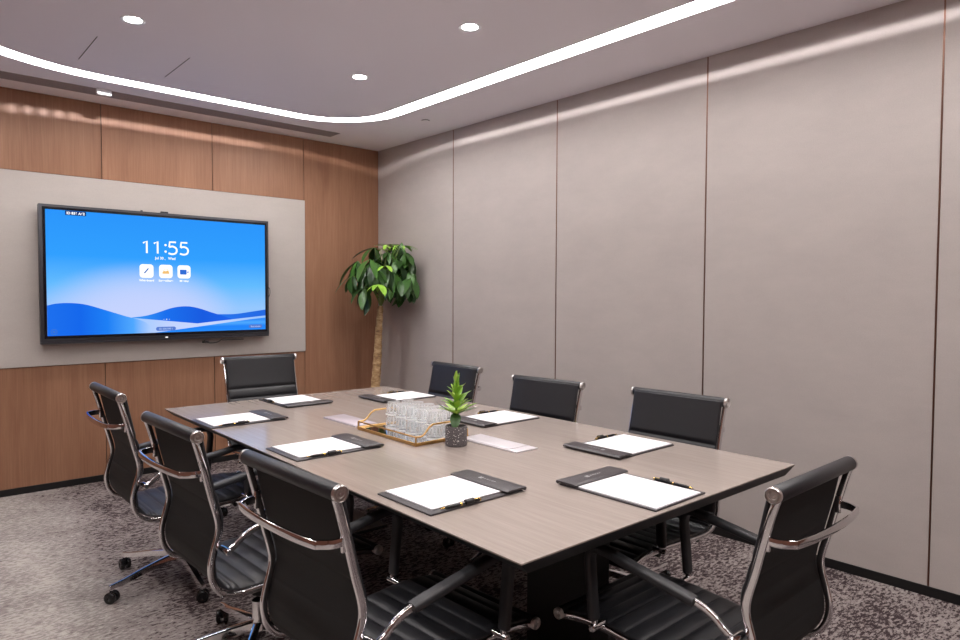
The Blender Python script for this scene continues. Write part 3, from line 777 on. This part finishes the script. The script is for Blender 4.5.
def make_base(t, rot, lift):
    b = empty('star_base'); b.parent = t; b.rotation_euler = (0, 0, rot); b.location = (0, 0, -lift)
    bm = BM(); lathe(bm, [(0, .070), (.024, .070), (.027, .075), (.030, .128), (.024, .15), (.024, .215), (.0, .215)], 24)
    link('hub', bm, M['chrome'], b, True)
    bm = BM(); lathe(bm, [(0, .20), (.017, .20), (.017, .305 + lift), (0, .305 + lift)], 18); link('gas_column', bm, M['metal_black'], b, True)
    for k in range(5):
        a = 2 * pi * k / 5; R_ = .345
        path = catmull([(0.015, 0, .122), (.10, 0, .113), (.20, 0, .098), (.29, 0, .081), (R_ + .012, 0, .074)], 5)
        bm = BM(); m = len(path)
        sweep(bm, path, [(-.016, -.014), (.016, -.014), (.013, .009), (.007, .012), (-.007, .012), (-.013, .009)], up=(0, 0, 1), scale=[1.25 - .55 * i / (m - 1) for i in range(m)])
        lathe(bm, [(0, .055), (.008, .055), (.008, .075), (0, .075)], 12, (R_, 0, 0))
        bmesh.ops.rotate(bm, verts=bm.verts, cent=(0, 0, 0), matrix=Matrix.Rotation(a, 3, 'Z'))
        link('base_arm', bm, M['chrome'], b, True)
        # castor
        ca = a + [.7, -.5, 2.1, 1.2, -1.4][k]
        bm = BM()
        for sx in (-1, 1):
            y0, y1 = sx * .006, sx * .024
            lathe(bm, [(0, y0), (.024, y0), (.0265, y0 + sx * .004), (.0265, y1 - sx * .004), (.022, y1), (.008, y1), (.006, y1 - sx * .003), (0, y1 - sx * .003)], 24, (0, 0, .0265), 'y')
        # hood
        hp = [Vector((.029 * cos(q), 0, .0265 + .029 * sin(q))) for q in [rad(10 + 20 * i) for i in range(9)]]
        sweep(bm, hp, rrect(.046, .005, .002, 2), up=(0, 0, 1)) if False else None
        box(bm, (-.012, -.006, .020), (.012, .006, .050), .003)
        lathe(bm, [(0, .045), (.010, .045), (.010, .058), (0, .058)], 12)
        bmesh.ops.rotate(bm, verts=bm.verts, cent=(0, 0, 0), matrix=Matrix.Rotation(ca, 3, 'Z'))
        bmesh.ops.translate(bm, verts=bm.verts, vec=((R_) * cos(a), (R_) * sin(a), 0))
        link('caster', bm, M['castor'], b, True)
    return b

proto = make_chair()
protobase = make_base(proto, 0, 0)
G = 'office chairs around the conference table'
# x, y of seat centre; facing angle; lift; base angle; label
# roll position = centre - .35*dir
def spot(rx, ry, ang): return (rx + CX * cos(rad(ang)), ry + CX * sin(rad(ang)), ang)
chairs = [
    (*spot(-2.884, -2.165, 0), .050, 51, 'black leather office chair on left side of table, nearest the screen wall'),
    (*spot(-2.896, -3.119, 2), .036, 20, 'black leather office chair in the middle of the left side of the table'),
    (*spot(-2.850, -3.950, 2.5), .030, 200, 'black leather office chair on left side nearest the camera, cut by the bottom edge'),
    (*spot(-1.752, -1.228, -92), .068, 10, 'black leather office chair at the far head of table below the screen'),
    (*spot(-.776, -2.136, 179), .018, 30, 'black leather office chair on right side, furthest back behind the small potted plant'),
    (*spot(-.818, -3.001, 184), .008, 50, 'black leather office chair in the middle of the fabric wall side'),
    (*spot(-.815, -3.845, 180.5), .022, 12, 'black leather office chair on the fabric wall side nearest the camera'),
    (*spot(-1.735, -4.845, 90), .004, 33, 'black leather office chair at near table end with its back to camera, at right'),
]
def swap_base(root, rot, lift):
    pass
for i, (x, y, ang, lift, brot, lab_) in enumerate(chairs):
    o = proto if i == 0 else dup(proto)
    o.location = (x, y, lift); o.rotation_euler = (0, 0, rad(ang))
    tag(o, lab_, 'chair', G)
    for ch in kids(o):
        if ch.name.startswith('star_base'):
            ch.rotation_euler = (0, 0, rad(brot - ang)); ch.location = (0, 0, -lift)
            for g in kids(ch):
                if g.name.startswith('gas_column'):
                    g.scale = (1, 1, 1); g.location = (0, 0, lift)
        
# ------------------------------------------------------------------ desk pads, paper, pens
def make_pad():
    t = empty('desk_pad')
    bm = BM(); box(bm, (-.145, 0, 0), (.145, .393, .006), .002); link('board', bm, M['pad'], t, True)
    bm = BM()
    sec = [(-.045, .0002), (-.046, .003), (-.042, .0052), (-.03, .0065), (.03, .0065), (.042, .0055), (.047, .001), (.045, -.004), (.038, -.006), (.034, .0002)]
    sweep(bm, [(-.150, .360, .0105), (-.148, .360, .0105), (.148, .360, .0105), (.150, .360, .0105)], [(-a, b2) for a, b2 in sec], up=(0, 0, 1), scale=[.93, 1, 1, .93])
    bd = link('band', bm, M['pad'], t, True)
    # small emblem and a row of tiny characters
    bm = BM(); z0, z1 = .0168, .0173
    for a in range(4):
        c_, s_ = cos(rad(45 + 90 * a)), sin(rad(45 + 90 * a))
        cx_, cy_ = -.032 + .006 * c_, .360 + .006 * s_
        prism(bm, [(cx_ + .0048 * cos(rad(q)), cy_ + .0048 * sin(rad(q))) for q in (0, 90, 180, 270)], z0, z1)
    for k in range(5):
        x_ = -.014 + k * .0125
        box(bm, (x_, .3565, z0), (x_ + .0012, .3635, z1)); box(bm, (x_, .3623, z0), (x_ + .006, .3635, z1))
        if k % 2: box(bm, (x_ + .0055, .3565, z0), (x_ + .0067, .3635, z1))
        else: box(bm, (x_, .359, z0), (x_ + .005, .3602, z1))
    link('emblem', bm, M['print'], t)
    # pen loop
    bm = BM(); sweep(bm, [(.142, .140, .0145), (.142, .172, .0145)], circ(.0085, 16)[:], up=(0, 0, 1)); 
    lp = link('pen_loop', bm, M['pad_edge'], t, True)
    return t
def make_paper():
    bm = BM()
    for k in range(6):
        dx = .0006 * ((k * 7) % 3 - 1)
        box(bm, (-.128 + dx, .0 + dx, .0001 + k * .0006), (.128 + dx, .292 + dx, .0001 + (k + 1) * .0006 - .0001))
    t = link('notepad', bm, M['paper'])
    bm = BM(); z = .0037
    for k in range(4): box(bm, (.066 + k * .009, .035, z), (.0725 + k * .009, .0362, z + .0001)); box(bm, (.066 + k * .009, .040, z), (.067 + k * .009, .046, z + .0001))
    link('letterhead', bm, M['faint'], t)
    return t
def make_pen():
    t = empty('pen'); r = .0052
    bm = BM(); lathe(bm, [(0, .0), (.0012, .001), (.0018, .006), (.0018, .0085), (.0035, .02), (r, .03), (r, .072), (r, .15), (r * .8, .154), (0, .154)], 16, (0, 0, r), 'y')
    link('barrel', bm, M['pen'], t, True)
    bm = BM(); lathe(bm, [(0, -.001), (.0016, .0), (.0022, .006), (.0022, .009), (.0038, .0115), (.0036, .014), (0, .014)], 14, (0, 0, r), 'y')
    link('nib', bm, M['gold_shiny'], t, True)
    bm = BM(); lathe(bm, [(0, .074), (r * 1.08, .074), (r * 1.08, .080), (0, .080)], 16, (0, 0, r), 'y'); link('ring', bm, M['gold_shiny'], t, True)
    bm = BM(); lathe(bm, [(0, .151), (r * 1.02, .151), (r * .9, .156), (0, .157)], 16, (0, 0, r), 'y'); link('end_cap', bm, M['gold_shiny'], t, True)
    bm = BM(); box(bm, (-.0015, .108, 2 * r), (.0015, .150, 2 * r + .0016), .0005, 1); link('clip', bm, M['gold_shiny'], t)
    return t
pad, paper, pen = make_pad(), make_paper(), make_pen()
# user-edge centre, facing, paper x/y shift, where
pads = [
    (-2.460, -2.14, 0, .028, .002, 'on left table side nearest the screen wall'),
    (-2.435, -3.012, 0, .028, -.006, 'in the middle of the left table side'),
    (-2.432, -3.875, 0, .028, -.004, 'at the front corner of the left table side'),
    (-1.760, -1.565, -90, .022, .0, 'at the far table head below the screen'),
    (-.975, -2.03, 180, .006, .0, 'on right table side, furthest back behind the glasses'),
    (-1.02, -2.99, 180, .006, .0, 'on right table side beside the small potted plant'),
    (-1.04, -3.825, 180, .006, .0, 'on right table side closest to the camera'),
    (-1.742, -4.44, 90, .004, .0, 'at the near table end before the turned chair'),
]
for i, (x, y, ang, py, px, where) in enumerate(pads):
    a = rad(ang - 90); Rm = Matrix.Rotation(a, 3, 'Z')
    sy_ = 1 if i < 4 else 1.06
    def place(o, lx, ly, z, extra=0):
        q = Rm @ Vector((lx, ly, 0)); o.location = (x + q.x, y + q.y, z); o.rotation_euler = (0, 0, a + extra)
    o = pad if i == 0 else dup(pad); place(o, 0, 0, TH); tag(o, 'dark desk pad ' + where, 'desk pad', 'desk pads on the table')
    o = paper if i == 0 else dup(paper); place(o, -.008 + px, py, TH + .0062); o.scale = (1, sy_, 1); tag(o, 'white paper on the pad ' + where, 'notepad', 'notepads on the desk pads')
    o = pen if i == 0 else dup(pen); place(o, .136, .045 if i < 3 else .04, TH + .0066, rad((2, -2, -3, 0, 2, 1, 0, -1)[i])); tag(o, 'black and gold pen ' + where, 'pen', 'pens on the desk pads')

# ------------------------------------------------------------------ tray, glasses, small plant
tr = empty('serving_tray', (-1.768, -3.0, TH), rad(-.66)); tag(tr, 'rectangular gold metal tray with mirrored base and raised handles on the table', 'tray')
TX, TY = .146, .242
bm = BM(); box(bm, (-TX, -TY, .006), (TX, TY, .009)); link('mirror_base', bm, M['mirror'], tr)
bm = BM()
for z in (.0035, .0105):
    sweep(bm, [(-TX, -TY, z), (TX, -TY, z), (TX, TY, z), (-TX, TY, z)], circ(.0045, 8), closed=True) if False else None
    for a_, b_ in (((-TX, -TY), (TX, -TY)), ((TX, -TY), (TX, TY)), ((TX, TY), (-TX, TY)), ((-TX, TY), (-TX, -TY))):
        d_ = Vector((b_[0] - a_[0], b_[1] - a_[1], 0)).normalized() * .004
        sweep(bm, [(a_[0] - d_.x, a_[1] - d_.y, z), (b_[0] + d_.x, b_[1] + d_.y, z)], circ(.0042, 10))
link('base_frame', bm, M['gold'], tr, True)
bm = BM(); zr = .040
for sx in (-1, 1):
    sweep(bm, [(sx * TX, -TY, zr), (sx * TX, TY, zr)], circ(.0038, 10))
for sy in (-1, 1):
    pr = [(-TX, zr), (-TX + .030, zr), (-TX + .048, zr + .010), (-TX + .072, zr + .034), (-TX + .092, zr + .044), (-.05, zr + .046), (.05, zr + .046), (TX - .092, zr + .044), (TX - .072, zr + .034), (TX - .048, zr + .010), (TX - .030, zr), (TX, zr)]
    sweep(bm, catmull([(a_, sy * TY, b_) for a_, b_ in pr], 5), circ(.0042, 10))
    for sx in (-1, 1): sweep(bm, [(sx * TX, sy * TY, 0.002), (sx * TX, sy * TY, zr)], circ(.0042, 10), up=(1, 0, 0))
link('handle_rail', bm, M['gold'], tr, True)

# glass tumbler standing upside down, ribbed
def make_glass():
    bm = BM(); h = .063; nn = 60
    rib = lambda a, k: 1 + (.035 * cos(12 * a) if 1 < k < 6 else 0)
    out_ = [(.0385, .0), (.0398, .0015), (.0394, .008), (.037, .024), (.0345, .042), (.032, .055), (.0295, h), (.0, h)]
    ring0 = lathe(bm, out_, nn, rib=rib)
    in_ = [(.0385, .0), (.0374, .0012), (.0364, .010), (.034, .026), (.031, .040), (.027, .050), (0, .052)]
    lathe(bm, in_, nn)
    for f in [f for f in bm.faces if len(f.verts) == nn and abs(f.calc_center_median().z) < .001]: bm.faces.remove(f)
    bmesh.ops.remove_doubles(bm, verts=bm.verts, dist=.00001)
    return link('glass_tumbler', bm, M['glass'], None, True)
g0 = make_glass(); used = False
cols_ = [-1.77, -1.686]; rows_ = [-2.855, -2.938, -3.021, -3.104, -3.187]
rn = ['far end', 'fourth from camera', 'third from camera', 'second from camera', 'camera end']
cn_ = ['left row', 'right row']
for lv in (0, 1):
    for ci, gx in enumerate(cols_):
        for ri, gy in enumerate(rows_):
            o = g0 if not used else dup(g0); used = True
            jx, jy = (.0 if lv == 0 else .002 * ((ci + ri) % 2)), 0
            o.location = (gx + jx, gy + jy, TH + .0092 + lv * .0632); o.rotation_euler = (0, 0, .3 * ri + ci)
            tag(o, 'upturned tumbler in the %s layer on gold tray, %s, %s' % (('bottom', 'top')[lv], cn_[ci], rn[ri]), 'glass', 'tumblers stacked on the gold tray')

def leaf(bm, base, dirv, upv, length, width, droop=.3, mi=0, seg=6, fold=.15, shape=.42):
    d = Vector(dirv).normalized(); u = Vector(upv); u = (u - d * u.dot(d))
    if u.length < 1e-4: u = Vector((1, 0, 0)) - d * d.x
    u.normalize(); p = Vector(base); rings = []
    for i in range(seg + 1):
        t = i / seg
        w = width * .5 * (sin(pi * min(1, t ** (math.log(.5) / math.log(shape))))) ** .8 if 0 < t < 1 else .0006
        s = d.cross(u).normalized()
        rings.append((bm.verts.new(p - s * w + u * w * fold), bm.verts.new(p - u * w * .1), bm.verts.new(p + s * w + u * w * fold)))
        # bend
        ax = s; rot = Matrix.Rotation(-droop / seg, 3, ax)
        d = (rot @ d).normalized(); u = (rot @ u).normalized()
        p = p + d * length / seg
    for i in range(seg):
        for j in (0, 1):
            f = bm.faces.new((rings[i][j], rings[i][j + 1], rings[i + 1][j + 1], rings[i + 1][j])); f.material_index = mi

# small plant
random.seed(5)
pp = empty('potted_plant', (-1.765, -3.333, TH)); tag(pp, 'small bright green spiky plant in speckled dark grey pot on the table', 'plant')
bm = BM(); lathe(bm, [(0, 0), (.045, 0), (.048, .003), (.0485, .084), (.047, .087), (.042, .087), (.041, .083), (.040, .070), (0, .070)], 36); link('pot', bm, M['stone'], pp, True)
bm = BM(); lathe(bm, [(0, .068), (.0405, .068), (.0405, .074), (0, .076)], 24); link('soil', bm, M['soil'], pp, True)
bm = BM(); sweep(bm, [(0, 0, .07), (.0, .0, .13), (.002, -.001, .2), (.003, 0, .26)], circ(.005, 8), up=(1, 0, 0)); link('stem', bm, M['stem'], pp, True)
bm = BM()
for (z, cnt, ln, tilt, w) in ((.135, 8, .105, 38, .020), (.16, 8, .095, 48, .021), (.19, 7, .085, 52, .020), (.22, 7, .078, 60, .019), (.245, 5, .07, 72, .018), (.26, 3, .068, 82, .017)):
    for k in range(cnt):
        a = 2 * pi * (k + random.uniform(-.2, .2)) / cnt + z * 40; tl_ = rad(tilt + random.uniform(-8, 8))
        d_ = (cos(a) * cos(tl_), sin(a) * cos(tl_), sin(tl_))
        leaf(bm, (0.002, 0, z), d_, (0, 0, 1), ln * random.uniform(.75, 1.15), w * random.uniform(1.1, 1.45), -.05 if tilt > 60 else .35, seg=6, fold=.35)
link('foliage', bm, M['leaf_bright'], pp, 'all')
bm = BM()
# dark oval leaf hanging low towards the camera side
leaf(bm, (0, 0, .145), (-.45, -.45, -.35), (-.3, -.4, .6), .085, .048, .9, seg=8, fold=.1)
leaf(bm, (0, 0, .135), (-.85, .35, .45), (0, 0, 1), .11, .022, -.2, seg=7, fold=.3)
leaf(bm, (0, 0, .135), (.75, -.6, .45), (0, 0, 1), .10, .024, .2, seg=7, fold=.3)
link('dark_leaf', bm, M['leaf_oval'], pp, 'all')

# ------------------------------------------------------------------ tall plant in the corner
random.seed(11)
tp = empty('potted_tree', (-.345, -.47, 0)); tag(tp, 'tall money tree with bare woody trunk and drooping dark leaves in room corner', 'plant')
bm = BM(); lathe(bm, [(0, 0), (.13, 0), (.14, .01), (.175, .33), (.18, .345), (.165, .345), (.16, .31), (0, .31)], 36); link('planter', bm, M['planter'], tp, True)
bm = BM(); lathe(bm, [(0, .30), (.161, .30), (.161, .318), (0, .322)], 30); link('soil', bm, M['soil'], tp, True)
bm = BM()
tpath = catmull([(-.005, .0, .29), (.0, 0, .55), (.02, .0, .8), (.035, .0, 1.05), (.055, .0, 1.30)], 12)
tsc = [.94 - .42 * i / (len(tpath) - 1) + .05 * sin(i * 1.7) for i in range(len(tpath))]
sweep(bm, tpath, circ(.052, 14), up=(1, 0, 0), scale=tsc); link('trunk', bm, M['bark'], tp, True)
bmS, bmL, bmY = BM(), BM(), BM()
top = Vector((.055, 0, 1.29))
wallx, wally = .325, .44       # distance from the plant axis to the walls
fr = 0
for k in range(56):
    a = 2 * pi * k * .381966; outer_ = k < 44
    el = rad(random.uniform(5, 72)) if outer_ else rad(random.uniform(60, 88))
    Ln = random.uniform(.18, .36) if outer_ else random.uniform(.30, .46)
    dv = Vector((cos(a) * cos(el) + .22, sin(a) * cos(el) - .16, sin(el)))
    st = top + Vector((0, 0, random.uniform(-.02, .10)))
    tip = st + dv * Ln + Vector((0, 0, .145))
    tip.z = min(tip.z, 1.905 - random.uniform(0, .09))
    tip.x = min(tip.x, wallx - .08); tip.y = min(tip.y, wally - .13)
    midp = st.lerp(tip, .5) + Vector((0, 0, .05))
    sweep(bmS, catmull([st, midp, tip], 5), circ(.0032, 6), up=(.3, .5, .1))
    nl = random.choice((4, 5, 6)); young = k in (46, 49, 51, 53, 20, 33)
    ln = random.uniform(.18, .29) * (.62 if young else 1)
    od = Vector((dv.x, dv.y, 0)).normalized()
    for j in range(nl):
        b_ = 2 * pi * j / nl + random.uniform(-.3, .3)
        sd = Vector((cos(b_), sin(b_), random.uniform(-.9, .05) if not young else .4))
        sd = (sd + od * .45 + Vector((0, 0, -.45 if el < .9 else -.10))).normalized()
        L2 = ln * random.uniform(.75, 1.15)
        e = tip + sd * L2
        if e.x > wallx - .03 or e.y > wally - .03:
            sd.x = min(sd.x, .12); sd.y = min(sd.y, .12); sd.z -= .9; sd.normalize()
        leaf(bmY if young else bmL, tip, sd, (0, 0, 1), L2, L2 * random.uniform(.24, .36), random.uniform(.5, 1.3), seg=7, fold=.12, shape=.52)
for bq in (bmL, bmY):
    for v_ in bq.verts:
        v_.co.x = min(v_.co.x, wallx - .012); v_.co.y = min(v_.co.y, wally - .012)
link('branches', bmS, M['stem'], tp, True)
link('foliage', bmL, M['leaf'], tp, 'all'); link('young_leaves', bmY, M['leaf_young'], tp, 'all')

# ------------------------------------------------------------------ world & view
w = bpy.data.worlds.new('world'); SC.world = w; w.use_nodes = True
w.node_tree.nodes['Background'].inputs[0].default_value = (.02, .02, .02, 1)
SC.view_settings.view_transform = 'Standard'; SC.view_settings.look = 'None'
SC.cycles.transparent_max_bounces = 48
SC.view_settings.exposure = 0; SC.view_settings.gamma = 1; SC.view_settings.use_curve_mapping = False
